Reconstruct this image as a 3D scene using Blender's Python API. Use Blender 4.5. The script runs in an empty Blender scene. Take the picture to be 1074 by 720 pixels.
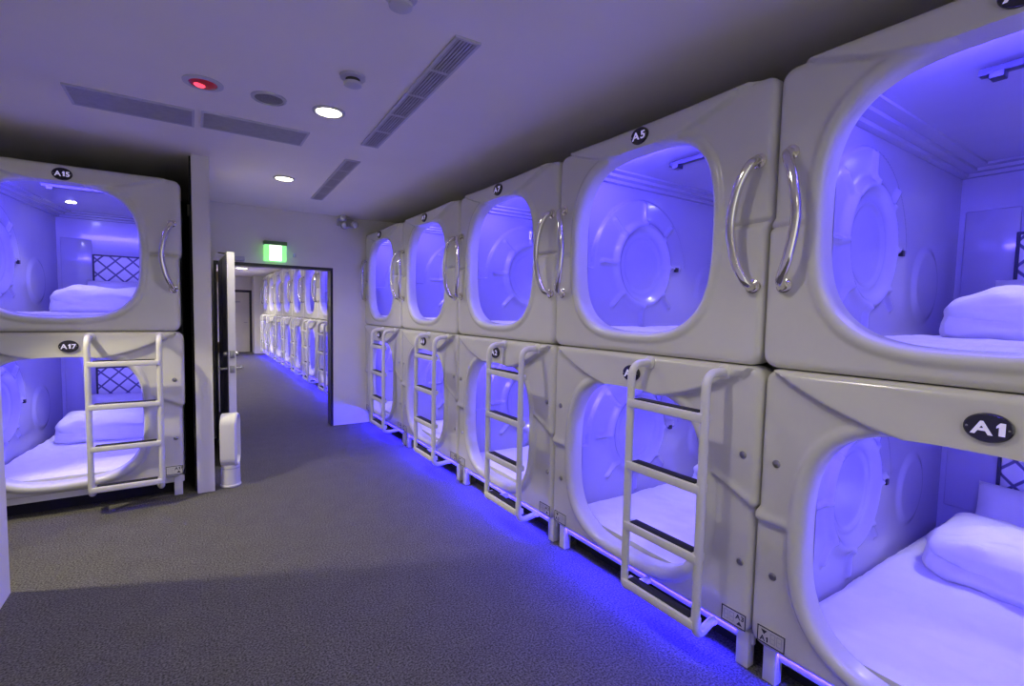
import bpy, bmesh, math, random
from mathutils import Vector, Matrix, noise

random.seed(7)
PI = math.pi
C = bpy.context.scene.collection

# ------------------------------------------------------------------ materials
def mat(name, col, rough=0.5, metal=0.0, emit=None, estr=0.0, coat=0.0, nscale=0, namt=0.0, bump=0.0, bscale=None, spec=None):
    m = bpy.data.materials.new(name); m.use_nodes = True
    nt = m.node_tree; b = nt.nodes['Principled BSDF']
    b.inputs['Base Color'].default_value = (*col, 1); b.inputs['Roughness'].default_value = rough
    b.inputs['Metallic'].default_value = metal; b.inputs['Coat Weight'].default_value = coat
    b.inputs['Coat Roughness'].default_value = 0.08
    if spec is not None: b.inputs['Specular IOR Level'].default_value = spec
    if emit: b.inputs['Emission Color'].default_value = (*emit, 1); b.inputs['Emission Strength'].default_value = estr
    if nscale:
        tc = nt.nodes.new('ShaderNodeTexCoord')
        n = nt.nodes.new('ShaderNodeTexNoise'); n.inputs['Scale'].default_value = nscale; n.inputs['Detail'].default_value = 4
        nt.links.new(tc.outputs['Object'], n.inputs['Vector'])
        r = nt.nodes.new('ShaderNodeMapRange'); r.inputs[3].default_value = 1-namt; r.inputs[4].default_value = 1+namt
        r.inputs[1].default_value = .3; r.inputs[2].default_value = .7
        nt.links.new(n.outputs['Fac'], r.inputs[0])
        mx = nt.nodes.new('ShaderNodeVectorMath'); mx.operation = 'SCALE'; mx.inputs[0].default_value = col
        nt.links.new(r.outputs[0], mx.inputs['Scale']); nt.links.new(mx.outputs[0], b.inputs['Base Color'])
        if bump:
            bn = n
            if bscale:
                bn = nt.nodes.new('ShaderNodeTexNoise'); bn.inputs['Scale'].default_value = bscale; bn.inputs['Detail'].default_value = 3
                nt.links.new(tc.outputs['Object'], bn.inputs['Vector'])
            bp = nt.nodes.new('ShaderNodeBump'); bp.inputs['Strength'].default_value = bump; bp.inputs['Distance'].default_value = .01
            nt.links.new(bn.outputs['Fac'], bp.inputs['Height']); nt.links.new(bp.outputs[0], b.inputs['Normal'])
    return m

M = dict(
    fascia=mat('glossy_pod_plastic', (.66,.65,.595), .26, coat=.35, nscale=2.5, namt=.03),
    shell=mat('pod_shell', (.30,.30,.30), .6, nscale=3, namt=.05),
    cabin=mat('cabin_plastic_blue_lit', (.47,.45,.62), .2, coat=.4, nscale=2, namt=.04),  # white plastic with the blue LED light tinted into its colour
    dark=mat('dark_gap', (.012,.011,.016), .9, nscale=5, namt=.1),
    chrome=mat('chrome', (.82,.79,.72), .13, 1.0, nscale=6, namt=.03),
    steel=mat('bolt_steel', (.42,.41,.40), .3, 1.0, nscale=30, namt=.06),
    ladder=mat('ladder_paint', (.72,.71,.67), .35, coat=.2, nscale=8, namt=.03),
    grip=mat('black_rubber', (.012,.012,.014), .75, nscale=60, namt=.2),
    badge=mat('badge_black', (.008,.006,.03), .2, coat=.5, nscale=10, namt=.1),
    glyph=mat('badge_letter_blue_lit', (.75,.73,.9), .4, emit=(.62,.55,1), estr=.35, nscale=10, namt=.02),  # emission puts the blue light on the letters into the material
    ink=mat('printed_ink', (.02,.02,.03), .5, nscale=20, namt=.1),
    inkgrey=mat('printed_grey_ink', (.36,.36,.38), .5, nscale=20, namt=.1),
    sheet=mat('white_cotton', (.80,.79,.80), .85, nscale=14, namt=.02, bump=.15, bscale=9),
    wall=mat('wall_paint', (.74,.72,.66), .7, nscale=3, namt=.02, bump=.05, bscale=120),
    ceil=mat('ceiling_paint', (.86,.82,.75), .8, nscale=2, namt=.02),
    shadewall=mat('shade_black', (.015,.014,.02), .9, nscale=4, namt=.1),  # black stands in for the shade behind and between the pods
    frame=mat('dark_door_frame', (.018,.017,.03), .35, nscale=9, namt=.1),
    doorwhite=mat('door_edge_white', (.74,.73,.68), .45, nscale=5, namt=.03),
    doornavy=mat('door_navy_face', (.03,.032,.065), .3, nscale=5, namt=.1),
    doorgrey=mat('door_grey', (.60,.57,.50), .5, nscale=5, namt=.04),
    vent=mat('vent_slat', (.42,.41,.42), .5, .2, nscale=20, namt=.08),
    ventback=mat('vent_shadow', (.07,.065,.07), .8, nscale=20, namt=.1),
    ventframe=mat('vent_frame', (.55,.54,.56), .5, nscale=12, namt=.03),
    lamp=mat('lamp_glow', (1,1,1), .4, emit=(1,.93,.72), estr=14, nscale=5, namt=.01),
    podlamp=mat('cabin_lamp_glow', (1,1,1), .4, emit=(1,.95,1), estr=30, nscale=5, namt=.01),
    red=mat('red_lens', (.35,.02,.03), .25, emit=(1,.02,.06), estr=.06, nscale=5, namt=.03),
    redhot=mat('red_lamp_glow', (.9,.1,.12), .3, emit=(1,.06,.1), estr=1.6, nscale=5, namt=.03),
    grille=mat('speaker_mesh', (.22,.21,.24), .5, .5, nscale=150, namt=.3),
    greenbox=mat('exit_sign_cap', (.10,.22,.10), .5, nscale=9, namt=.05),
    green=mat('exit_green', (.1,.8,.2), .4, emit=(.30,.80,.26), estr=1.1, nscale=9, namt=.03),
    greenpale=mat('exit_white', (1,1,1), .4, emit=(.85,1,.72), estr=1.35, nscale=9, namt=.01),
    led=mat('led_strip_glow', (.4,.4,1), .4, emit=(.018,.009,1), estr=460, nscale=5, namt=.01),
    cabinled=mat('cabin_led_glow', (.4,.4,1), .4, emit=(.120,.088,1), estr=260, nscale=5, namt=.01),
    lampgrey=mat('lamp_housing', (.42,.41,.42), .4, nscale=12, namt=.05),
    lens=mat('lamp_lens', (.75,.75,.74), .15, .6, nscale=12, namt=.03),
    brass=mat('hinge_brass', (.55,.46,.30), .3, 1.0, nscale=20, namt=.05),
    fan=mat('fan_white', (.74,.73,.70), .3, coat=.3, nscale=6, namt=.02),
    fansilver=mat('fan_silver', (.55,.55,.56), .3, .7, nscale=6, namt=.03),
)

def carpet_material():
    m = bpy.data.materials.new('grey_carpet'); m.use_nodes = True
    nt = m.node_tree; b = nt.nodes['Principled BSDF']; b.inputs['Roughness'].default_value = .95
    b.inputs['Specular IOR Level'].default_value = .15
    tc = nt.nodes.new('ShaderNodeTexCoord')
    n1 = nt.nodes.new('ShaderNodeTexNoise'); n1.inputs['Scale'].default_value = 110; n1.inputs['Detail'].default_value = 3
    n2 = nt.nodes.new('ShaderNodeTexNoise'); n2.inputs['Scale'].default_value = 7; n2.inputs['Detail'].default_value = 4
    for n in (n1, n2): nt.links.new(tc.outputs['Object'], n.inputs['Vector'])
    r1 = nt.nodes.new('ShaderNodeValToRGB')
    r1.color_ramp.elements[0].position = .36; r1.color_ramp.elements[0].color = (.072,.069,.064,1)
    r1.color_ramp.elements[1].position = .66; r1.color_ramp.elements[1].color = (.235,.224,.208,1)
    nt.links.new(n1.outputs['Fac'], r1.inputs[0])
    r2 = nt.nodes.new('ShaderNodeMapRange'); r2.inputs[1].default_value = .3; r2.inputs[2].default_value = .7
    r2.inputs[3].default_value = .85; r2.inputs[4].default_value = .745
    nt.links.new(n2.outputs['Fac'], r2.inputs[0])
    mx = nt.nodes.new('ShaderNodeVectorMath'); mx.operation = 'SCALE'
    nt.links.new(r1.outputs[0], mx.inputs[0]); nt.links.new(r2.outputs[0], mx.inputs['Scale'])
    nt.links.new(mx.outputs[0], b.inputs['Base Color'])
    bp = nt.nodes.new('ShaderNodeBump'); bp.inputs['Strength'].default_value = .5; bp.inputs['Distance'].default_value = .006
    nt.links.new(n1.outputs['Fac'], bp.inputs['Height']); nt.links.new(bp.outputs[0], b.inputs['Normal'])
    return m
M['carpet'] = carpet_material()

def tufted_material():
    m = bpy.data.materials.new('tufted_headboard'); m.use_nodes = True
    nt = m.node_tree; b = nt.nodes['Principled BSDF']; b.inputs['Roughness'].default_value = .4
    tc = nt.nodes.new('ShaderNodeTexCoord'); sp = nt.nodes.new('ShaderNodeSeparateXYZ')
    nt.links.new(tc.outputs['Object'], sp.inputs[0])
    def math_(op, a, c=None):
        n = nt.nodes.new('ShaderNodeMath'); n.operation = op
        for i, v in enumerate((a, c)):
            if v is None: continue
            if isinstance(v, (int, float)): n.inputs[i].default_value = v
            else: nt.links.new(v, n.inputs[i])
        return n.outputs[0]
    x, z = sp.outputs[0], sp.outputs[2]
    ds = []
    for op in ('ADD', 'SUBTRACT'):
        t = math_('DIVIDE', math_(op, x, z), .145)
        f = math_('FRACT', math_('ADD', t, 40.0))
        ds.append(math_('ABSOLUTE', math_('SUBTRACT', f, .5)))
    d = math_('MAXIMUM', ds[0], ds[1])
    r = nt.nodes.new('ShaderNodeValToRGB')
    r.color_ramp.elements[0].position = .405; r.color_ramp.elements[0].color = (.85,.84,.88,1)
    r.color_ramp.elements[1].position = .445; r.color_ramp.elements[1].color = (.13,.12,.22,1)
    nt.links.new(d, r.inputs[0]); nt.links.new(r.outputs[0], b.inputs['Base Color'])
    return m
M['tufted'] = tufted_material()

# ------------------------------------------------------------------ helpers
def obj(name, bm, m, parent=None, smooth=True, angle=None):
    me = bpy.data.meshes.new(name)
    bmesh.ops.recalc_face_normals(bm, faces=bm.faces)
    bm.to_mesh(me); bm.free()
    if isinstance(m, (list, tuple)):
        for q in m: me.materials.append(q)
    else: me.materials.append(m)
    if smooth:
        for p in me.polygons: p.use_smooth = True
        me.set_sharp_from_angle(angle=angle if angle else math.radians(38))
    o = bpy.data.objects.new(name, me); C.objects.link(o)
    if parent: o.parent = parent
    return o

def thing(name, label, cat, loc=(0,0,0), rz=0, group=None):
    o = bpy.data.objects.new(name, None); C.objects.link(o); o.empty_display_size = .1
    o.location = loc; o.rotation_euler = (0,0,rz)
    o['label'] = label; o['category'] = cat
    if group: o['group'] = group
    return o

def tag(o, label, cat, group=None):
    o['label'] = label; o['category'] = cat
    if group: o['group'] = group
    return o

def struct(name, bm, m, parent=None, smooth=False):
    o = obj(name, bm, m, parent, smooth)
    if not parent: o['kind'] = 'structure'
    return o

def box(bm, x0, x1, y0, y1, z0, z1, bevel=0, seg=2, mi=0):
    vs = [bm.verts.new((x, y, z)) for x in (x0,x1) for y in (y0,y1) for z in (z0,z1)]
    fs = [bm.faces.new([vs[i] for i in q]) for q in ((0,1,3,2),(4,6,7,5),(0,4,5,1),(2,3,7,6),(0,2,6,4),(1,5,7,3))]
    for f in fs: f.material_index = mi
    if bevel:
        es = set(e for f in fs for e in f.edges)
        bmesh.ops.bevel(bm, geom=list(es), offset=bevel, segments=seg, affect='EDGES', profile=.5, clamp_overlap=True)
    return bm

def BX(*a, **k): return box(bmesh.new(), *a, **k)

def tube(bm, pts, r, n=12, caps=True, flat=None):
    """swept tube along points; r scalar or list"""
    pts = [Vector(p) for p in pts]; rings = []
    up = None
    for i, p in enumerate(pts):
        t = (pts[min(i+1, len(pts)-1)] - pts[max(i-1, 0)]).normalized()
        if up is None:
            up = Vector((0,0,1)) if abs(t.z) < .9 else Vector((0,1,0))
        a = up - t*up.dot(t); a.normalize(); b = t.cross(a); up = a
        rr = r[i] if isinstance(r, (list, tuple)) else r
        rings.append([bm.verts.new(p + (a*math.cos(2*PI*k/n) + b*math.sin(2*PI*k/n))*rr) for k in range(n)])
    for i in range(len(rings)-1):
        for k in range(n):
            bm.faces.new((rings[i][k], rings[i][(k+1)%n], rings[i+1][(k+1)%n], rings[i+1][k]))
    if caps:
        bm.faces.new(rings[0]); bm.faces.new(rings[-1])
    return bm

def lathe(bm, prof, n=32, axis='z', c=(0,0,0), sx=1, sy=1):
    """profile list of (radius, height)"""
    rings = []
    for r, h in prof:
        ring = []
        for k in range(n):
            a = 2*PI*k/n; u, v = r*math.cos(a)*sx, r*math.sin(a)*sy
            p = (u, v, h) if axis == 'z' else ((u, h, v) if axis == 'y' else (h, u, v))
            ring.append(bm.verts.new((p[0]+c[0], p[1]+c[1], p[2]+c[2])))
        rings.append(ring)
    for i in range(len(rings)-1):
        for k in range(n):
            bm.faces.new((rings[i][k], rings[i][(k+1)%n], rings[i+1][(k+1)%n], rings[i+1][k]))
    bm.faces.new(rings[0]); bm.faces.new(rings[-1])
    return bm

def smooth_path(pts, n=8):
    pts = [Vector(p) for p in pts]; out = []
    P = [pts[0]*2-pts[1]] + pts + [pts[-1]*2-pts[-2]]
    for i in range(1, len(P)-2):
        for k in range(n):
            t = k/n; a, b, c, d = P[i-1], P[i], P[i+1], P[i+2]
            out.append(.5*((2*b)+(-a+c)*t+(2*a-5*b+4*c-d)*t*t+(-a+3*b-3*c+d)*t*t*t))
    out.append(pts[-1]); return out

def fillet_path(pts, r, n=6):
    """polyline with rounded corners"""
    pts = [Vector(p) for p in pts]; out = [pts[0]]
    for i in range(1, len(pts)-1):
        a = (pts[i-1]-pts[i]); b = (pts[i+1]-pts[i])
        rr = min(r, a.length*.48, b.length*.48)
        p0, p2 = pts[i]+a.normalized()*rr, pts[i]+b.normalized()*rr
        for k in range(n+1):
            t = k/n; out.append(p0*(1-t)**2 + pts[i]*2*t*(1-t) + p2*t*t)
    out.append(pts[-1]); return out

def ss(a, b, x):
    if a == b: return float(x >= a)
    t = max(0., min(1., (x-a)/(b-a))); return t*t*(3-2*t)

def dup(root, loc, rz, label, group=None, skip=()):
    r = root.copy(); C.objects.link(r); r.location = loc; r.rotation_euler = (0,0,rz); r['label'] = label
    if group: r['group'] = group
    for ch in list(root.children):
        if ch.name.split('.')[0] in skip: continue
        c = ch.copy(); C.objects.link(c); c.parent = r
        for g in list(ch.children):
            d = g.copy(); C.objects.link(d); d.parent = c
    return r

# ------------------------------------------------------------------ key sizes
CAM_H = 1.5152
XR = 1.923            # front plane of the right-hand pods
YL = 4.586            # front plane of the left-hand pods
W, H = 1.35, 1.163
ZLO, ZUP = .152, 1.312
CEIL = 2.69
YE = 6.46             # end wall
centres = [.392, 1.742, 3.092, 4.442, 5.792]
LX = -.725

# ------------------------------------------------------------------ the room
struct('floor', BX(-3.6, 4.3, -2.6, 18.8, -.12, 0), M['carpet'])
struct('ceiling', BX(-3.72, 4.3, -2.6, 6.84, CEIL, CEIL+.12), M['ceil'])
struct('ceiling_corridor', BX(-.02, 4.3, YE+.16, 18.8, 2.53, 2.65), M['ceil'])
struct('wall_left', BX(-.98, -.815, -2.6, 3.47, 0, CEIL), M['wall'])
struct('wall_partition', BX(.016, .136, 4.594, YE, 0, CEIL), M['wall'])
struct('wall_bay', BX(-3.6, .016, 6.72, 6.82, 0, CEIL), M['shadewall'])
struct('wall_bay_shade_sheet', BX(.002, .014, 4.66, 6.72, 0, CEIL), M['shadewall'])  # thin black sheet added for the shade in the gap beside the pod
struct('wall_far_left', BX(-3.72, -3.6, -2.6, 6.82, 0, CEIL), M['wall'])
struct('wall_right', BX(4.1, 4.22, -.4, 18.8, 0, CEIL), M['shadewall'])
struct('wall_light_block', BX(1.96, 4.1, -.42, -.30, 0, CEIL), M['wall'])  # unseen wall added to block light from reaching above the pods
DX0, DX1, DZ = .215, 1.511, 2.03
bm = bmesh.new()
box(bm, .136, DX0, YE, YE+.16, 0, CEIL); box(bm, DX1, 4.1, YE, YE+.16, 0, CEIL); box(bm, DX0, DX1, YE, YE+.16, DZ, CEIL)
struct('wall_end', bm, M['wall'])
bm = bmesh.new()
box(bm, DX0, DX0+.03, YE-.006, YE+.17, 0, DZ); box(bm, DX1-.03, DX1, YE-.006, YE+.17, 0, DZ); box(bm, DX0+.03, DX1-.03, YE-.006, YE+.17, DZ-.035, DZ)
struct('trim_doorway', bm, M['frame'])
struct('wall_corridor_left', BX(.0, .136, YE+.16, 18.6, 0, 2.53), M['wall'])
struct('wall_corridor_end', BX(.0, 4.1, 18.6, 18.75, 0, 2.53), M['wall'])
struct('wall_corridor_stub', BX(1.70, 4.1, 17.78, 18.6, 0, 2.53), M['wall'])
dr = thing('door_1', 'grey door with dark frame at the far end of the corridor', 'door', (1.34, 18.6, 0)); dr['kind'] = 'structure'
del dr['category']; del dr['label']
obj('door_panel', BX(-.29, .29, -.04, 0, .005, 2.0, bevel=.004), M['doorgrey'], dr, False)
bm = bmesh.new(); box(bm, -.37, -.29, -.06, 0, 0, 2.08); box(bm, .29, .37, -.06, 0, 0, 2.08); box(bm, -.29, .29, -.06, 0, 2.0, 2.08)
obj('door_frame', bm, M['frame'], dr, False)
bm = bmesh.new(); tube(bm, [(.22,-.045,1.0),(.22,-.09,1.0),(.12,-.09,1.0)], .012, 8)
obj('door_handle', bm, M['steel'], dr)
obj('door_sign', BX(-.14, .02, -.046, -.04, 1.66, 1.70), M['inkgrey'], dr, False)

# ------------------------------------------------------------------ the pod
# pod frame: x = to the viewer's right, y = into the pod, z = up from the pod's underside
OX0, OX1 = -.490, .405
OCX = (OX0+OX1)/2; OHW = (OX1-OX0)/2

def fascia_bm(upper, NA=400):
    if upper: z0, z1, nexp = .115, 1.042, 3.1
    else: z0, z1, nexp = .085, .985, 3.1
    ocz = (z0+z1)/2; ohh = (z1-z0)/2
    hw, hh = W/2-.004, H/2-.003
    ccz = H/2; rc = .055
    def opening(th):
        c, s = math.cos(th), math.sin(th)
        ne = nexp
        r = 1/((abs(c/OHW)**ne + abs(s/ohh)**ne)**(1/ne))
        return OCX + r*c, ocz + r*s
    def outer(th):
        # ray from (OCX, ocz) to the rounded rectangle
        c, s = math.cos(th), math.sin(th)
        lo, hi = 0., 3.
        for _ in range(40):
            m = (lo+hi)/2; x = OCX+m*c; z = ocz+m*s-ccz
            qx, qz = abs(x)-(hw-rc), abs(z)-(hh-rc)
            d = math.hypot(max(qx,0), max(qz,0)) + min(max(qx,qz),0) - rc
            if d < 0: lo = m
            else: hi = m
        return OCX+lo*c, ocz+lo*s
    def depth(x, z, t, e):
        """outward relief; t = distance from the opening, e = distance from the outer edge"""
        d = 0.
        # raised lip round the opening
        d += .010*(1-ss(.036, .066, t))
        if t < .034:
            q = 1-t/.034; d -= .034*(1-math.sqrt(max(0, 1-q*q)))
        # brow panel with a smile-shaped lower edge
        vb = (1.022+.40*x*x) if upper else (.950+.50*x*x)
        br = ss(vb-.002, vb+.011, z); d = d*(1-br) + .032*br*(1 - .35*ss(vb+.02, vb+.15, z))
        # waist
        side = ss(.050, .075, t)
        if upper:
            g = (z-(.572+.015*math.sin(x*3)))/.009
            d -= .019*math.exp(-g*g)*side*ss(-.05, .0, abs(x)-.40)
            d -= .008*ss(.585, .560, z)*0
        else:
            vw = .575+.48*max(0, min(.20, .675-x)) if x > 0 else .545
            k = 1-ss(vw-.022, vw, z)
            d -= .018*k*side
            g = (z-(vw+.006))/.02
            d += .006*math.exp(-g*g)*side
        # lower side scoop
        if e < .03:
            q = 1-e/.03; d -= .03*(1-math.sqrt(max(0, 1-q*q)))
        return d
    ts = [0, .003, .008, .014, .021, .029, .037, .045, .050, .055, .060, .066, .073]
    fr = [i/34 for i in range(1, 31)]
    es = [.030, .024, .018, .012, .007, .003, 0]
    bm = bmesh.new(); rings = []
    thetas = [2*PI*i/NA for i in range(NA)]
    ins = [opening(t) for t in thetas]; outs = [outer(t) for t in thetas]
    def jog(x, z):  # the seam steps sideways at waist height
        k = ss(.60, .56, z) if False else (1-ss(.56, .60, z))
        w = .018*k
        return x - w*ss(.50, .66, abs(x))
    for dpt in (.085, .055, .04):        # inward jamb
        rings.append([bm.verts.new((x - .0*(x-OCX), dpt, z)) for x, z in ins])
    def ring(fn):
        out = []
        for (xi, zi), (xo, zo) in zip(ins, outs):
            L = math.hypot(xo-xi, zo-zi); a = fn(L)
            x, z = xi+(xo-xi)*a/L, zi+(zo-zi)*a/L
            qx, qz = abs(x)-(hw-rc), abs(z-ccz)-(hh-rc)
            e = -(math.hypot(max(qx,0), max(qz,0)) + min(max(qx,qz),0) - rc)
            out.append(bm.verts.new((jog(x, z), -depth(x, z, a, max(0,e)), z)))
        rings.append(out)
    for t in ts: ring(lambda L, t=t: min(t, (L-.032)*t/.075))
    for f in fr: ring(lambda L, f=f: min(.075, L-.032)+(L-.032-min(.075, L-.032))*f)
    for e in es: ring(lambda L, e=e: L-e)
    last = rings[-1]
    rings.append([bm.verts.new((v.co.x, .09, v.co.z)) for v in last])
    for i in range(len(rings)-1):
        for k in range(NA):
            bm.faces.new((rings[i][k], rings[i][(k+1)%NA], rings[i+1][(k+1)%NA], rings[i+1][k]))
    return bm

CD = 2.0
CX0, CX1, CZ0, CZ1 = -.625, .625, .045, 1.11
def cabin_bm(taper):
    """open-fronted inner cabin with a moulded porthole on each side wall and a stepped ceiling"""
    bm = bmesh.new()
    def xl(y): return CX0 + taper*max(0, y-.085)/CD
    ny, nz = 210, 116
    y0 = .088
    cy, cz, R = .70, .545, .255
    def relief(y, z):
        dy, dz = y-cy, z-cz; r = math.hypot(dy, dz*.94); h = 0.
        g = (r-R)/.026; h += .030*math.exp(-g*g)                        # ring
        if r < R: h += -.012*(1-ss(R*.62, R*.92, r))*1                   # dish
        g = (r-R*.72)/.012; h += .006*math.exp(-g*g)
        a = math.atan2(dz, dy)
        for k in range(8):                                              # ribs
            b = k*PI/4 + .0; da = (a-b+PI) % (2*PI) - PI
            s = abs(da)*r
            if abs(da) < 1: h += .020*(1-ss(.004, .022, s))*ss(R, R+.02, r)*(1-ss(.385, .41, r))
        # arch-topped panel
        ex, top = 1.17, .50
        if z > top:
            q = math.hypot((y-.70)/.47, (z-top)/.50)
        else: q = (y-.70)/.47 if y > .7 else 0
        h += .022*(1-ss(.965, 1.0, q))
        # moulded dent deeper in
        q = math.hypot((y-1.5)/.2, (z-.40)/.22)
        h += .014*(1-ss(.75, 1.0, q))
        return h
    for side in (0, 1):
        g = []
        for i in range(ny+1):
            y = y0+(CD-y0)*i/ny
            row = []
            for j in range(nz+1):
                z = CZ0+(CZ1-CZ0)*j/nz; h = relief(y, z)
                x = xl(y)+h if side == 0 else CX1-h
                row.append(bm.verts.new((x, y, z)))
            g.append(row)
        for i in range(ny):
            for j in range(nz):
                bm.faces.new((g[i][j], g[i+1][j], g[i+1][j+1], g[i][j+1]))
    # back wall
    def quad(*ps): bm.faces.new([bm.verts.new(p) for p in ps])
    xb = xl(CD)
    quad((xb,CD,CZ0),(CX1,CD,CZ0),(CX1,CD,CZ1),(xb,CD,CZ1))
    box(bm, xb+.03, xb+.27, CD-.014, CD, .22, .86, bevel=.006)
    # floor
    quad((xl(y0),y0,CZ0),(CX1,y0,CZ0),(CX1,CD,CZ0),(xb,CD,CZ0))
    # stepped ceiling
    steps = [(0,1.06),(.035,1.06),(.035,1.08),(.085,1.08),(.085,1.098),(.14,1.098),(.14,1.11),(.62,1.11)]
    for i in range(len(steps)-1):
        (a, za), (b, zb) = steps[i], steps[i+1]
        def loop(ins, z): return [(xl(y0)+ins, y0, z),(xb+ins*1.0, CD-ins, z),(CX1-ins, CD-ins, z),(CX1-ins, y0, z)]
        if b > .6:
            quad(*loop(a, za)); continue
        A, B = loop(a, za), loop(b, zb)
        for k in range(3): quad(A[k], A[k+1], B[k+1], B[k])
    # front returns between cabin and fascia lip
    q = .087
    for (xa, xb_) in ((CX0-.03, OX0+.003), (OX1-.003, CX1+.03)): quad((xa,q,CZ0),(xb_,q,CZ0),(xb_,q,CZ1),(xa,q,CZ1))
    return bm

def front_frame_bm(upper):
    """inner lining that closes the corners between the rounded opening and the square cabin mouth"""
    if upper: z0, z1, ne = .115, 1.042, 3.1
    else: z0, z1, ne = .085, .985, 3.1
    ocz, ohh = (z0+z1)/2, (z1-z0)/2
    bm = bmesh.new(); n = 128; a_, b_ = [], []
    for i in range(n):
        th = 2*PI*(i+.5)/n; c, s = math.cos(th), math.sin(th)
        r = 1/((abs(c/OHW)**ne + abs(s/ohh)**ne)**(1/ne)); a_.append(bm.verts.new((OCX+r*c, .0855, ocz+r*s)))
        m = min(((CX1+.02-OCX) if c > 0 else (OCX-CX0+.02))/max(1e-6, abs(c)), ((CZ1+.03-ocz) if s > 0 else (ocz-CZ0+.02))/max(1e-6, abs(s)))
        b_.append(bm.verts.new((OCX+m*c, .0855, ocz+m*s)))
    for i in range(n):
        j = (i+1) % n; bm.faces.new((a_[i], a_[j], b_[j], b_[i]))
    return bm

def shell_bm():
    bm = bmesh.new(); x, y0, y1, z0, z1 = W/2-.012, .088, 2.06, .004, H-.006
    P = lambda a,b,c: bm.verts.new((a,b,c))
    v = [P(-x,y0,z0),P(x,y0,z0),P(x,y0,z1),P(-x,y0,z1),P(-x,y1,z0),P(x,y1,z0),P(x,y1,z1),P(-x,y1,z1)]
    for q in ((4,5,6,7),(0,1,5,4),(3,2,6,7),(0,4,7,3),(1,2,6,5)): bm.faces.new([v[i] for i in q])
    return bm

def handle_bm(s):
    """bowed chrome grab bar; s=+1 right side, bows towards the opening and out"""
    bm = bmesh.new(); x = s*.612
    p = [(x,.012,.832),(x,-.022,.830),(x-s*.012,-.052,.805),(x-s*.045,-.070,.72),(x-s*.066,-.074,.58),(x-s*.045,-.070,.44),(x-s*.012,-.052,.355),(x,-.022,.330),(x,.012,.328)]
    tube(bm, smooth_path(p, 6), .0185, 14)
    for z in (.831, .329): lathe(bm, [(.03,.006),(.03,-.006),(.024,-.010),(.0,-.010)][:3], 20, 'y', (x,0,z))
    return bm

def glyph_mesh(ch, off):
    """outline of one character as a mesh, cap height about .7"""
    if ch == '1':
        bm = bmesh.new(); h = .70 if off < .03 else .72; t = .075+off
        def poly(ps):
            for z in (0.,): bm.faces.new([bm.verts.new((x, y, 0)) for x, y in ps])
        poly([(.20-t,0),(.20+t,0),(.20+t,h),(.20-t*.6,h),(.20-t,h-.05)])
        poly([(.20-t,h-.05),(.20-t*.6,h),(.20-t,h-.16),(.01,h-.20),(.01,h-.31),(.20-t,h-.24)][:1] + [(.01,h-.19),(.01,h-.32),(.20-t,h-.23)])
        bmesh.ops.recalc_face_normals(bm, faces=bm.faces)
        me = bpy.data.meshes.new('g'); bm.to_mesh(me); bm.free(); return me
    cu = bpy.data.curves.new('t', 'FONT'); cu.body = ch; cu.size = 1.0; cu.offset = off; cu.resolution_u = 3
    t = bpy.data.objects.new('t', cu); C.objects.link(t); bpy.context.view_layer.update()
    me = bpy.data.meshes.new_from_object(t.evaluated_get(bpy.context.evaluated_depsgraph_get()))
    bpy.data.objects.remove(t); bpy.data.curves.remove(cu); return me

def text_obj(name, s, size, m, parent, loc, off=.03, sx=1.0):
    bm = bmesh.new(); x = 0.
    for ch in s:
        g = glyph_mesh(ch, off); xs = [v.co.x for v in g.vertices]; x0, x1 = min(xs), max(xs)
        g.transform(Matrix.Translation((x-x0, 0, 0))); bm.from_mesh(g); bpy.data.meshes.remove(g)
        x += x1-x0+.09
    x -= .09
    for v in bm.verts: v.co = Vector(((v.co.x-x/2)*size*sx, 0, (v.co.y-.35)*size))
    me = bpy.data.meshes.new(name); bm.to_mesh(me); bm.free(); me.materials.append(m)
    o = bpy.data.objects.new(name, me); C.objects.link(o); o.parent = parent; o.location = loc
    return o

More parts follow.
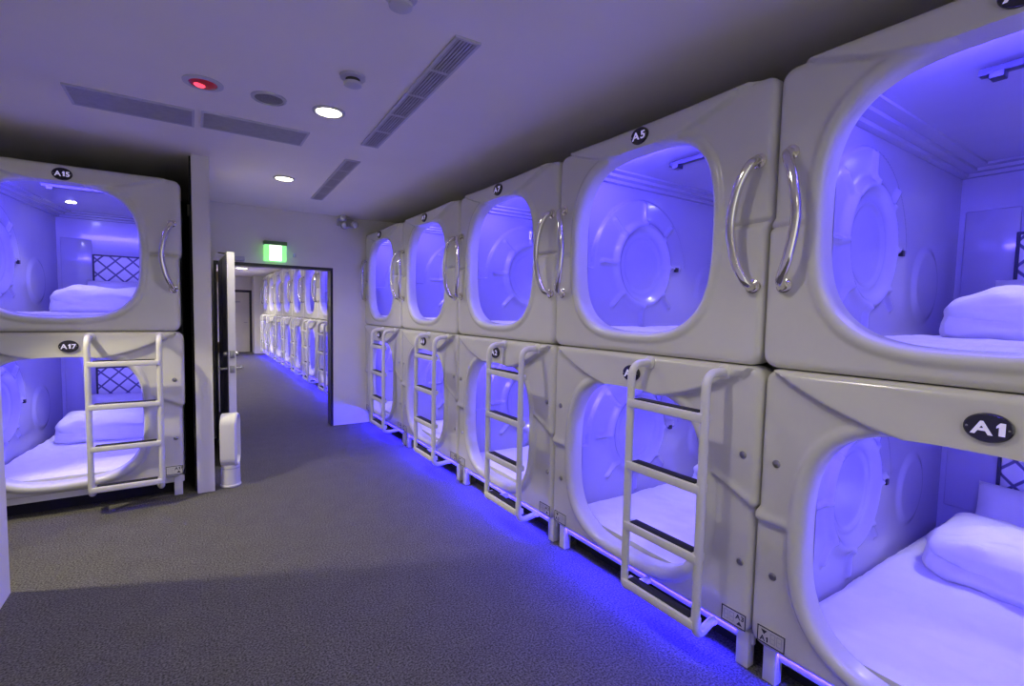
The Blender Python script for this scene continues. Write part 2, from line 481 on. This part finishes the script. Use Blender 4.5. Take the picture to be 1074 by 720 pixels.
def make_pod(upper, taper):
    root = thing('sleeping_pod', '', 'sleeping pod')
    obj('front_panel', fascia_bm(upper), M['fascia'], root, angle=math.radians(60))
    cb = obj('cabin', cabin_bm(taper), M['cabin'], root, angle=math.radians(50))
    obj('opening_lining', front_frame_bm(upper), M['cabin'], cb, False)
    obj('outer_shell', shell_bm(), M['shell'], root, False)
    # LED strip tucked behind the header of the opening
    obj('light_strip', BX(-.45, .37, .092, .104, 1.066, 1.088), M['cabinled'], cb, False)
    bm = bmesh.new(); lathe(bm, [(.034,1.112),(.034,1.107),(.028,1.105)], 20, 'z', (-.16,1.30,0)); 
    obj('reading_lamp', bm, M['podlamp'], cb)
    ld = bpy.data.lights.new('reading_beam', 'SPOT'); ld.energy = 11; ld.color = (1,.93,.98); ld.spot_size = math.radians(88); ld.spot_blend = .6; ld.shadow_soft_size = .05
    lo = bpy.data.objects.new('reading_beam', ld); C.objects.link(lo); lo.parent = root; lo.location = (-.16, 1.24, 1.09); lo.rotation_euler = (math.radians(-14), 0, 0)
    bm = bmesh.new(); box(bm, -.20, .30, .44, .475, 1.075, 1.10, bevel=.003); box(bm, -.17, -.13, .43, .48, 1.055, 1.08, bevel=.003)
    obj('curtain_rail', bm, M['doornavy'], cb, False)
    bm = bmesh.new(); y = CD
    xa = CX0+taper+.275
    box(bm, xa, min(.6, xa+.86), CD-.045, CD, .40, .70, bevel=.012)
    hb = obj('headboard', bm, M['tufted'], cb)
    bm = bmesh.new()
    for (a0,a1,b0,b1) in ((xa-.012,xa+.004,.39,.71),(xa,min(.6,xa+.86),.695,.71)): box(bm, a0,a1, CD-.052,CD,b0,b1, bevel=.003)
    obj('headboard_border', bm, M['doornavy'], hb, False)
    bm = bmesh.new(); box(bm, CX0+.03+taper*.5, CX0+.05+taper*.5, 1.02, 1.05, .52, .55, bevel=.003)
    obj('wall_socket', bm, M['ink'], cb, False)
    if upper:
        for s in (-1, 1): obj('handle', handle_bm(s), M['chrome'], root)
    else:
        for s in (-1, 1):
            for z in (.785, .318):
                bm = bmesh.new(); lathe(bm, [(.016,.02),(.016,.0),(.012,-.006),(.004,-.008)], 16, 'y', (s*.605, .0 if z > .5 else .018, z))
                obj('bolt', bm, M['steel'], root)
        for s in (-1, 1):
            bm = bmesh.new(); box(bm, s*.615-.028, s*.615+.028, .05, .10, -ZLO, .01, bevel=.004)
            obj('leg', bm, M['ladder'], root)
        bm = bmesh.new(); box(bm, -.655, .655, .070, .090, -.050, .002, bevel=.005)
        obj('base_rail', bm, M['ladder'], root)
        obj('led_strip', BX(-.60, .60, .060, .067, -.007, -.002), M['led'], root, False)
        bm = bmesh.new(); box(bm, -.60, .60, .16, .18, -ZLO+.001, .0)  # dark board standing in for the shaded void under the pod
        obj('underside_shade_board', bm, M['dark'], root, False)
    return root

def badge(root, s, z, two=False):
    bm = bmesh.new(); lathe(bm, [(1,-.006),(1,-.018),(.93,-.022),(.0,-.022)][:3], 40, 'y', (0,0,0))
    for v in bm.verts: v.co.x *= .054; v.co.z *= .042
    y = -.019
    o = obj('number_badge', bm, M['badge'], root); o.location = (0, y, z)
    for sx in (-1, 1):
        bm = bmesh.new(); lathe(bm, [(.003,-.02),(.003,-.0235),(.002,-.024)], 8, 'y', (sx*.045,0,0))
        obj('badge_rivet', bm, M['steel'], o)
    if s:
        n = len(s)
        text_obj('badge_number', s, .052 if n < 3 else .046, M['glyph'], o, (0, -.0232, 0), .03, 1.25 if n < 3 else 1.05)

def placard(root, s, side):
    """small printed card with a black outline, the bed number, an arrow and grey pictograms; side=+1 at the right corner"""
    x0 = .535 if side > 0 else -.652
    x1 = x0+.112; z0, z1 = .030, .098
    y = -.001 if True else 0
    y = .0135
    bm = bmesh.new(); box(bm, x0, x1, y, y+.004, z0, z1)
    o = obj('placard', bm, M['fascia'], root, False)
    bm = bmesh.new(); w = .004
    for r in ((x0,x1,z0,z0+w),(x0,x1,z1-w,z1),(x0,x0+w,z0,z1),(x1-w,x1,z0,z1)): box(bm, r[0],r[1], y-.0015,y, r[2],r[3])
    ax = x1-.028 if side > 0 else x0+.028
    zz = (z0+.012, z0+.030) if side > 0 else (z1-.012, z1-.030)
    vs = [bm.verts.new(p) for p in ((ax-.013,y-.0012,zz[0]),(ax+.013,y-.0012,zz[0]),(ax,y-.0012,zz[1]))]; bm.faces.new(vs)
    obj('placard_print', bm, M['ink'], o, False)
    text_obj('placard_number', s, .030, M['ink'], o, (ax, y-.0008, z1-.021 if side > 0 else z0+.020), .03)
    bm = bmesh.new()
    for k in range(2):                                                   # two faint outlined pictograms
        cx = (x0+.022+k*.026) if side > 0 else (x1-.048+k*.026)
        for r in ((cx-.010,cx+.010,z0+.014,z0+.016),(cx-.010,cx+.010,z1-.016,z1-.014),(cx-.010,cx-.008,z0+.014,z1-.014),(cx+.008,cx+.010,z0+.014,z1-.014),(cx-.006,cx+.006,(z0+z1)/2-.001,(z0+z1)/2+.001)):
            box(bm, r[0],r[1], y-.0012,y, r[2],r[3])
    obj('placard_pictogram', bm, M['inkgrey'], o, False)

# ------------------------------------------------------------------ bedding
def wrinkle(p, s, a): return a*(noise.noise(Vector(p)*s)+.5*noise.noise(Vector(p)*s*2.3))
def crease(p, a):
    """sharp-crested folds"""
    v = Vector(p); v = v + Vector((noise.noise(v*3), noise.noise(v*3+Vector((9,0,0))), 0))*.12
    return a*((1-abs(noise.noise(v*5))*2.2)*.6 + (1-abs(noise.noise(v*11+Vector((3,7,1))))*2.2)*.35)

def mattress_bm(taper):
    bm = bmesh.new(); nx, ny = 70, 110; xa, xb = CX0+.035, CX1-.035; y0, y1 = .10, 1.96; zt = .118
    g = []
    for j in range(ny+1):
        y = y0+(y1-y0)*j/ny; x0 = xa+taper*y/CD; row = []
        for i in range(nx+1):
            u = i/nx; x = x0+(xb-x0)*u
            e = min(u, 1-u)*(xb-x0); f = min(j/ny*(y1-y0), 1)
            z = zt - .03*(1-ss(0,.05,e))**2 - .025*(1-ss(0,.06,f))**2
            z += crease((x*.55+y*.2, y*1.0-x*.2, 3.1), .013) + wrinkle((x*1.2, y*.8, 3.1), 4, .005) + .004*math.sin(y*22+2*math.sin(x*7))*noise.noise((x*3,y*2,1))
            row.append(bm.verts.new((x, y, z)))
        g.append(row)
    for j in range(ny):
        for i in range(nx): bm.faces.new((g[j][i], g[j][i+1], g[j+1][i+1], g[j+1][i]))
    # skirt
    bnd = [g[0][i] for i in range(nx+1)]+[g[j][nx] for j in range(1,ny+1)]+[g[ny][i] for i in range(nx-1,-1,-1)]+[g[j][0] for j in range(ny-1,0,-1)]
    low = [bm.verts.new((v.co.x, v.co.y, .048)) for v in bnd]
    for k in range(len(bnd)):
        k2 = (k+1)%len(bnd); bm.faces.new((bnd[k], bnd[k2], low[k2], low[k]))
    bm.faces.new(low)
    return bm

def soft_bm(hx, hy, hz, n=28, ex=.35, seed=0, wr=.012, ws=6):
    """cushion-like superellipsoid with creases"""
    bm = bmesh.new(); bmesh.ops.create_uvsphere(bm, u_segments=n*2, v_segments=n, radius=1)
    def f(v, e): return math.copysign(abs(v)**e, v)
    for v in bm.verts:
        x, y, z = v.co
        r = math.hypot(x, y); th = math.atan2(y, x); ph = math.atan2(z, r)
        c = f(math.cos(ph), .5)
        p = Vector((hx*c*f(math.cos(th), ex), hy*c*f(math.sin(th), ex), hz*f(math.sin(ph), .5)))
        w = wrinkle((p.x+seed, p.y*1.4, p.z), ws, wr) + crease((p.x*.7+seed, p.y*1.2, p.z*1.5), wr*.55)
        p += Vector((x,y,z))*w
        v.co = p
    return bm

def make_duvet():
    bm = soft_bm(.48, .31, .125, n=52, seed=2.7, wr=.042, ws=4, ex=.28)
    # fold lines along the front of the roll
    for v in bm.verts:
        g = (v.co.z-.012-.02*math.sin(v.co.x*6))/.014
        v.co.y *= 1-.055*math.exp(-g*g)
        v.co.x *= 1-.03*math.exp(-g*g)
        if v.co.y < 0: v.co.z += .012*math.sin(v.co.x*9+v.co.z*30)*ss(0,-.25,v.co.y)
        if v.co.z < -.10: v.co.z = -.10
    return bm

def pillow_bm():
    bm = bmesh.new(); n = 22; hx, hz = .37, .215; sides = []
    for s in (-1, 1):
        g = []
        for i in range(n+1):
            row = []
            for j in range(n+1):
                u, v = i/n*2-1, j/n*2-1
                t = .075*((1-u**4)*(1-v**4))**.55
                x, z = hx*u*(1-.05*(1-v*v)*0 - .06*v*v*0), hz*v
                x *= 1-.07*(1-abs(u))*0; pin = 1-.05*math.cos(v*PI/2); x *= pin; z *= 1-.06*math.cos(u*PI/2)
                row.append(bm.verts.new((x, s*t + s*wrinkle((x+s, z, 5), 9, .006)*(t/.075), z)))
            g.append(row)
        for i in range(n):
            for j in range(n): bm.faces.new((g[i][j], g[i+1][j], g[i+1][j+1], g[i][j+1]))
    bmesh.ops.remove_doubles(bm, verts=bm.verts, dist=.0005)
    return bm

mat_R = obj('mattress', mattress_bm(.0), M['sheet']); mat_L = obj('mattress', mattress_bm(.25), M['sheet'])
duv = obj('folded_duvet', make_duvet(), M['sheet']); pil = obj('pillow', pillow_bm(), M['sheet'])
used = set()
def put(src, loc, rot, label, cat, group):
    if src.name in used:
        o = src.copy(); C.objects.link(o)
    else: o = src; used.add(src.name)
    o.location = loc; o.rotation_euler = rot
    return tag(o, label, cat, group)

def place(base, rz, p):
    return Vector(base) + Matrix.Rotation(rz, 3, 'Z') @ Vector(p)

def bedding(base, rz, who, left=False, duvet=True, pillow=True, mattress=True, dx=0, dy=0):
    if mattress: put(mat_L if left else mat_R, base, (0,0,rz), f'white sheeted mattress on the cabin floor of {who}', 'mattress', 'mattresses in the sleeping pods')
    if duvet:
        d_ = put(duv, place(base, rz, ((.135 if left else .05)+dx, 1.36+dy, .215)), (0, 0, rz), f'thick folded white duvet on the bed in {who}', 'duvet', 'folded duvets')
        d_.scale = (.88 if left else 1, 1, 1)
    if pillow:
        put(pil, place(base, rz, ((.22 if left else -.05), 1.775, .262)), (math.radians(-34), 0, rz), f'white pillow leaning on the tufted headboard in {who}', 'pillow', 'pillows on the pod beds')

# ------------------------------------------------------------------ ladder (pod frame, stands in front of the lower pod)
def make_ladder():
    root = thing('ladder', '', 'ladder')
    so = -.15
    for k, x in enumerate((.112, .520)):
        bm = bmesh.new()
        if k == 1: pts = [(x,.0,1.128),(x,so,1.128),(x,so,-.014),(x-.03,.0,-.012),(x-.03,.03,-.012)]
        else: pts = [(x,.0,1.128),(x,so,1.128),(x,so,.02),(x,so+.05,.0),(x,.03,-.006)]
        pts = [Vector(p) for p in pts]
        tube(bm, fillet_path(pts, .075, 7), .019, 14)
        for (z) in (1.128,): lathe(bm, [(.032,.004),(.032,-.012),(.024,-.016)], 18, 'y', (x,-.018,z))
        obj('rail', bm, M['ladder'], root)
    for z in (.945, .640, .340, .050):
        bm = bmesh.new(); box(bm, .112, .520, so-.024, so+.045, z-.024, z+.014, bevel=.006)
        r = obj('rung', bm, M['ladder'], root)
        bm = bmesh.new(); box(bm, .140, .492, so-.008, so+.040, z+.0135, z+.019, bevel=.002)
        obj('tread_grip', bm, M['grip'], r)
    return root

# ------------------------------------------------------------------ build and place the pods
RZ = -PI/2
pod_up = make_pod(True, 0.0); pod_lo = make_pod(False, 0.0)
pods = {}
names_up = ['', 'A5', 'A7', 'A9', 'A11']
names_lo = ['A1', 'A3', 'A2', 'A4', 'A6']
where_up = ['white upper sleeping pod nearest the camera, cut by the right edge',
            'white upper sleeping pod badged A5 with two chrome handles',
            'white upper sleeping pod badged A7, next along from A5',
            'white upper sleeping pod second from the end wall',
            'white upper sleeping pod in the corner against the end wall']
where_lo = ['white lower sleeping pod badged A1 with wide open bed at right edge',
            'white lower sleeping pod behind the nearest ladder, under pod A5',
            'white lower sleeping pod behind a ladder, under pod A7',
            'white lower sleeping pod second from the end wall, behind a ladder',
            'white lower sleeping pod in the corner against the end wall']
short_up = ['the nearest upper pod at the right edge', 'upper pod A5', 'upper pod A7', 'the upper pod second from the end wall', 'the upper pod against the end wall']
short_lo = ['lower pod A1', 'the lower pod under A5', 'the lower pod under A7', 'the lower pod second from the end wall', 'the lower pod against the end wall']
# corridor and left copies are taken before badges are added
G_R, G_C, G_L = 'sleeping pods in the right-hand row', 'sleeping pods in the corridor', 'sleeping pods in the left-hand bay'
ladder0 = make_ladder()
ordn = ['first','second','third','fourth','fifth','sixth','seventh','eighth']
NC = 8
corr = []
for k in range(NC):
    y = YE+.16+.02+W/2+k*W+.0
    u = dup(pod_up, (XR, y, ZUP), RZ, f'white upper sleeping pod in the corridor, {ordn[k]} beyond the doorway', G_C, skip=())
    l = dup(pod_lo, (XR, y, ZLO), RZ, f'white lower sleeping pod in the corridor, {ordn[k]} beyond the doorway', G_C, skip=())
    badge(u, '', 1.098) if k < 1 else None
    dup(ladder0, (XR, y, ZLO), RZ, f'white tubular ladder on the {ordn[k]} lower pod beyond the doorway', 'ladders in the corridor')
    bedding((XR, y, ZLO), RZ, f'the {ordn[k]} lower corridor pod beyond the doorway', duvet=False, pillow=False)
for k, y in enumerate(centres):
    if k == 0:
        continue
    u = dup(pod_up, (XR, y, ZUP), RZ, where_up[k], G_R); l = dup(pod_lo, (XR, y, ZLO), RZ, where_lo[k], G_R)
    badge(u, names_up[k], 1.098); badge(l, names_lo[k], 1.062)
    placard(l, 'A3' if k == 1 else names_lo[k], 1); placard(l, names_lo[k], -1)
    bedding((XR, y, ZUP), RZ, short_up[k], duvet=False, pillow=False)
    bedding((XR, y, ZLO), RZ, short_lo[k], duvet=(k == 1), pillow=False, dx=.0)
    dup(ladder0, (XR, y, ZLO), RZ, ['', 'nearest white ladder with black treads, on the pod under A5', 'second white ladder from the camera, on the pod under A7',
        'third white ladder from the camera, on the right-hand row', 'farthest white ladder of the right row, beside the end wall'][k], 'ladders on the right-hand row')
y = centres[0]
pod_up.location = (XR, y, ZUP); pod_up.rotation_euler = (0,0,RZ); pod_up['label'] = where_up[0]; pod_up['group'] = G_R
pod_lo.location = (XR, y, ZLO); pod_lo.rotation_euler = (0,0,RZ); pod_lo['label'] = where_lo[0]; pod_lo['group'] = G_R
badge(pod_up, 'A3', 1.098); badge(pod_lo, 'A1', 1.062); placard(pod_lo, 'A1', -1); placard(pod_lo, 'A1', 1)
bedding((XR, y, ZUP), RZ, short_up[0]); bedding((XR, y, ZLO), RZ, short_lo[0])
# left bay: narrower cabin tapering to the head end
for upper in (True, False):
    z = ZUP if upper else ZLO
    p = make_pod(upper, .25)
    p.location = (LX, YL, z); p['group'] = G_L
    p['label'] = 'white upper sleeping pod badged A15 at the left' if upper else 'white lower sleeping pod badged A17 behind the left ladder'
    badge(p, 'A15' if upper else 'A17', 1.090 if upper else 1.062)
    if not upper:
        placard(p, 'A17', 1)
        for ch in list(p.children):
            if ch.name.split('.')[0] in ('led_strip',): bpy.data.objects.remove(ch)
    bedding((LX, YL, z), 0, 'upper pod A15' if upper else 'lower pod A17', left=True)
ladder0.location = (LX, YL, ZLO); ladder0['label'] = 'white tubular ladder on lower pod A17 at the left'; ladder0['group'] = 'ladder of the left-hand bay'

# ------------------------------------------------------------------ open door leaf by the partition
dl = thing('door', 'thick white-edged door standing open beside the partition, dark face to the left', 'door', (.262, YE-.02, 0), 0)
ang = math.atan2(.018, 1.22)
bm = BX(.0, .062, -1.22, 0, .008, 2.02, bevel=.003); obj('door_leaf', bm, M['doorwhite'], dl, False)
bm = bmesh.new(); box(bm, -.006, .0, -1.205, -.66, .02, 2.0); box(bm, -.006, 0, -.62, -.02, .02, 2.0)
obj('door_face', bm, M['doornavy'], dl, False)
for z, nm in ((1.07, 'lock'), (.93, 'lever_handle')):
    bm = bmesh.new()
    box(bm, .012, .050, -1.226, -1.219, z-.035, z+.035, bevel=.002)
    for s in (-1, 1):
        x = -.006 if s < 0 else .062
        if nm == 'lock': lathe(bm, [(.024,x),(.024,x+s*.02),(.016,x+s*.03)], 16, 'x', (0,-1.15,z))
        else: tube(bm, fillet_path([(x,-1.15,z),(x+s*.055,-1.15,z),(x+s*.06,-1.03,z)], .02), .010, 10)
    obj(nm, bm, M['steel'], dl)
for z in (.25, 1.05, 1.85):
    bm = bmesh.new(); tube(bm, [(-.012,.004,z-.06),(-.012,.004,z+.06)], .012, 10); obj('hinge', bm, M['brass'], dl)
dl.rotation_euler = (0, 0, ang)
bm = bmesh.new(); box(bm, .36, .52, YE-.075, YE-.008, DZ+.012, DZ+.062, bevel=.006)
t = obj('door_closer', bm, M['lampgrey']); tag(t, 'small grey door closer on top of the doorway frame', 'door closer')
bm = bmesh.new(); tube(bm, [(.40,YE-.05,DZ+.07),(.26,YE-.20,DZ+.075),(.33,YE-.42,DZ+.05)], .008, 8); box(bm, .385,.415, YE-.065,YE-.035, DZ+.055, DZ+.08)
obj('closer_arm', bm, M['brass'], t)

# ------------------------------------------------------------------ bladeless fan
fan = thing('bladeless_fan', 'small white bladeless loop fan standing on the carpet by the partition', 'fan', (.255, 4.68, 0), math.radians(-104))
bm = bmesh.new(); lathe(bm, [(.070,0),(.078,.006),(.078,.016),(.072,.022),(.070,.185),(.060,.197)], 36); obj('fan_base', bm, M['fan'], fan)
bm = bmesh.new(); lathe(bm, [(.0725,.155),(.0725,.163)], 36); obj('control_ring', bm, M['fansilver'], fan)
bm = bmesh.new(); n = 64; hw, hz, zc = .085, .215, .180+.215
prof = [(-.062,.000),(-.058,.010),(.05,.014),(.062,.004),(.062,-.004),(.03,-.012),(-.045,-.010)]
rings = []
for k in range(n):
    a = 2*PI*k/n
    c, s = math.cos(a), math.sin(a); st = hz-hw
    cx, cz = hw*c, hw*s + (st if s >= 0 else -st); nx, nz = c, s
    rings.append([bm.verts.new(((cx+nx*o), d, zc+cz+nz*o)) for d, o in prof])
for k in range(n):
    for j in range(len(prof)):
        j2 = (j+1) % len(prof); k2 = (k+1) % n
        bm.faces.new((rings[k][j], rings[k][j2], rings[k2][j2], rings[k2][j]))
obj('fan_loop', bm, M['fan'], fan)
bm = bmesh.new(); lathe(bm, [(.05,.19),(.04,.205)], 30); obj('fan_neck', bm, M['fansilver'], fan)

# ------------------------------------------------------------------ end wall fixtures
ex = thing('exit_sign', 'glowing green and white exit sign box above the doorway', 'exit sign', (.84, YE, 2.06))
bm = bmesh.new(); box(bm, -.125, .125, -.11, -.004, .190, .235, bevel=.006); obj('sign_cap', bm, M['greenbox'], ex, False)
obj('sign_panel', BX(-.118, .118, -.10, -.01, .0, .190, bevel=.004), M['green'], ex, False)
obj('sign_face', BX(-.066, .064, -.104, -.098, .004, .188), M['greenpale'], ex, False)
bm = bmesh.new(); box(bm, -.012, .012, -.1065, -.1035, .05, .15); obj('sign_glow_bar', bm, M['greenpale'], ex, False)
tag(obj('wall_sensor', BX(1.04, 1.075, YE-.03, YE, 2.13, 2.17, bevel=.006), M['ventframe']), 'tiny pale sensor button on the wall right of the exit sign', 'sensor')
em = thing('emergency_light', 'twin-headed emergency light high on the end wall near the corner', 'emergency light', (1.66, YE, 2.56))
bm = bmesh.new(); box(bm, -.10, .10, -.06, -.002, .0, .10, bevel=.01); obj('lamp_box', bm, M['lampgrey'], em)
for sx, dz in ((-.045, .045), (.10, -.02), (-.03,-.045)):
    bm = bmesh.new(); lathe(bm, [(.028,-.05),(.042,-.075),(.046,-.115),(.040,-.12)], 22, 'y', (sx,0,.05+dz)); h = obj('lamp_head', bm, M['lampgrey'], em)
    bm = bmesh.new(); lathe(bm, [(.038,-.118),(.030,-.125),(.01,-.128)], 22, 'y', (sx,0,.05+dz)); obj('lamp_lens', bm, M['lens'], h)

# ------------------------------------------------------------------ ceiling fixtures
def downlight(x, y, z, label, r=.075, group='recessed ceiling downlights'):
    t = thing('downlight', label, 'ceiling light', (x, y, z), 0, group)
    bm = bmesh.new(); n = 36
    lathe(bm, [(r+.018,.0),(r+.016,-.008),(r,-.010),(r-.006,-.004)], n); obj('trim_ring', bm, M['ventframe'], t)
    bm = bmesh.new(); lathe(bm, [(r-.006,-.004),(r-.010,-.009),(.02,-.012)], n); obj('lamp_disc', bm, M['lamp'], t)
    return t
downlight(.706, 3.104, CEIL, 'bright round downlight in the ceiling nearest the camera')
downlight(.724, 4.907, CEIL, 'bright round downlight in the ceiling nearer the end wall')
downlight(.69, 1.30, CEIL, 'round fill downlight added in the ceiling above the frame, nearly over the camera')  # this fitting and the next are unseen, added for fill light
downlight(.69, -.50, CEIL, 'round fill downlight added in the ceiling behind the camera')
downlight(-1.46, 3.74, CEIL, 'round downlight in the ceiling of the side aisle')
downlight(1.12, 14.6, 2.53, 'far downlight in the corridor ceiling seen through the doorway', r=.13, group='corridor downlights')
downlight(1.02, 9.4, 2.53, 'nearer unseen downlight added in the corridor ceiling, behind the lintel', r=.09, group='corridor downlights')

t = thing('alarm_lamp', 'round ceiling alarm lamp glowing red', 'alarm lamp', (.073, 3.116, CEIL))
bm = bmesh.new(); lathe(bm, [(.095,0),(.093,-.006),(.068,-.008),(.062,.0)], 36); obj('trim_ring', bm, M['ventframe'], t)
bm = bmesh.new(); lathe(bm, [(.066,-.002),(.058,-.012),(.034,-.019),(.01,-.021)], 32); q = obj('red_dome', bm, M['red'], t)
bm = bmesh.new(); lathe(bm, [(.030,-.016),(.020,-.024),(.006,-.026)], 20, c=(-.014,-.006,0)); obj('lamp_core', bm, M['redhot'], q)
t = thing('ceiling_speaker', 'round grey mesh speaker flush in the ceiling', 'speaker', (.385, 3.114, CEIL))
bm = bmesh.new(); lathe(bm, [(.092,0),(.090,-.008),(.080,-.012),(.078,-.006)], 36); obj('trim_ring', bm, M['fansilver'], t)
bm = bmesh.new(); lathe(bm, [(.080,-.004),(.05,-.011),(.01,-.013)], 36); obj('speaker_grille', bm, M['grille'], t)
def detector(x, y, label, r=.05):
    t = thing('smoke_detector', label, 'smoke detector', (x, y, CEIL), 0, 'ceiling smoke detectors')
    bm = bmesh.new(); lathe(bm, [(r+.012,0),(r+.012,-.012),(r,-.016)], 30); obj('detector_base', bm, M['ventframe'], t)
    bm = bmesh.new(); lathe(bm, [(r*.7,-.014),(r*.72,-.034)], 30); obj('detector_slots', bm, M['ventback'], t)
    bm = bmesh.new(); lathe(bm, [(r*.9,-.034),(r*.86,-.046),(r*.4,-.056)], 30); obj('detector_cap', bm, M['ventframe'], t)
    return t
detector(.702, 2.573, 'small white smoke detector on the ceiling between downlight and long grille')
detector(.672, 1.82, 'small smoke detector on the ceiling at the top edge of the frame')

def vent(name, label, cx, cy, hx, hy, along, rz, slats, cross, m_slat, group):
    t = thing(name, label, 'ceiling vent', (cx, cy, CEIL), rz, group)
    bm = bmesh.new(); f = .014
    for r in ((-hx-f,hx+f,-hy-f,-hy),(-hx-f,hx+f,hy,hy+f),(-hx-f,-hx,-hy,hy),(hx,hx+f,-hy,hy)): box(bm, r[0],r[1],r[2],r[3],-.010,.0)
    obj('vent_frame', bm, M['ventframe'], t, False)
    obj('vent_cavity', BX(-hx,hx,-hy,hy,-.0015,.0), M['ventback'], t, False)
    bm = bmesh.new()
    for k in range(slats):
        if along == 'y': x = -hx+(k+.5)*2*hx/slats; w = hx/slats*.62; box(bm, x-w, x+w, -hy, hy, -.008, -.003)
        else: y = -hy+(k+.5)*2*hy/slats; w = hy/slats*.70; box(bm, -hx, hx, y-w, y+w, -.008, -.003)
    obj('vent_slats', bm, m_slat, t, False)
    if cross:
        bm = bmesh.new()
        for k in range(1, cross):
            y = -hy+k*2*hy/cross; box(bm, -hx, hx, y-.008, y+.008, -.0095, -.003)
        obj('vent_crossbar', bm, M['ventframe'], t, False)
    return t
vent('ceiling_vent', 'long slotted air grille in the ceiling running toward the top of the frame', 1.054, 2.745, .047, .80, 'y', math.radians(-2.4), 6, 5, M['vent'], 'narrow ceiling air grilles')
vent('ceiling_vent', 'shorter slotted air grille in the ceiling nearer the end wall', 1.115, 4.79, .045, .80, 'y', math.radians(-2.0), 6, 5, M['vent'], 'narrow ceiling air grilles')
vent('ceiling_vent', 'wide grey ceiling grille at left, the half over the left-hand pods', -.262, 3.72, .285, .145, 'x', 0, 14, 0, M['vent'], 'wide ceiling grille pair')
vent('ceiling_vent', 'wide grey ceiling grille, the half nearest the bright downlight', .377, 3.695, .292, .140, 'x', 0, 14, 0, M['vent'], 'wide ceiling grille pair')

# ------------------------------------------------------------------ light
def spot(x, y, z, e, col=(1,.93,.82), ang=150, blend=.8, r=.06):
    l = bpy.data.lights.new('downlight_or_fill_beam', 'SPOT'); l.energy = e; l.color = col; l.spot_size = math.radians(ang); l.spot_blend = blend; l.shadow_soft_size = r
    o = bpy.data.objects.new('downlight_or_fill_beam', l); C.objects.link(o); o.location = (x, y, z-.05); return o
spot(.706, 3.104, CEIL, 42); spot(.724, 4.907, CEIL, 66); spot(.69, 1.30, CEIL, 34); spot(.69, -.5, CEIL, 28)  # last two spots are unseen fill lights added overhead and behind the camera
sd = spot(-1.46, 3.74, CEIL, 200, (1,.9,.60), 66, .35, .04)
sd.rotation_euler = Vector((1.35, -.16, -2.6)).to_track_quat('-Z', 'Y').to_euler()
spot(.75, 15.4, 2.53, 230, (1,.93,.78)); spot(.75, 9.4, 2.53, 105, (1,.93,.78)); spot(.75, 12.0, 2.53, 105, (1,.93,.78))  # near and middle corridor spots are extra unseen lights added for brightness

w = bpy.data.worlds.new('World'); bpy.context.scene.world = w; w.use_nodes = True
w.node_tree.nodes['Background'].inputs[0].default_value = (.74,.73,.74,1); w.node_tree.nodes['Background'].inputs[1].default_value = 1.1

# ------------------------------------------------------------------ camera
yaw, pitch, roll = .5833, -.063, .0202
fw = Vector((math.sin(yaw)*math.cos(pitch), math.cos(yaw)*math.cos(pitch), math.sin(pitch)))
r = Vector((math.cos(yaw), -math.sin(yaw), 0)); u = r.cross(fw)
r2 = r*math.cos(roll)+u*math.sin(roll); u2 = -r*math.sin(roll)+u*math.cos(roll)
cd = bpy.data.cameras.new('camera'); cam = bpy.data.objects.new('camera', cd); C.objects.link(cam)
cd.sensor_width = 36; cd.lens = 36*509.7583/1074; cd.clip_start = .02
m = Matrix((r2, u2, -fw)).transposed().to_4x4(); m.translation = (0, 0, CAM_H); cam.matrix_world = m
sc = bpy.context.scene; sc.camera = cam
sc.view_settings.view_transform = 'Standard'; sc.view_settings.look = 'None'
sc.cycles.max_bounces = 8; sc.cycles.diffuse_bounces = 5; sc.cycles.glossy_bounces = 3; sc.cycles.use_denoising = True
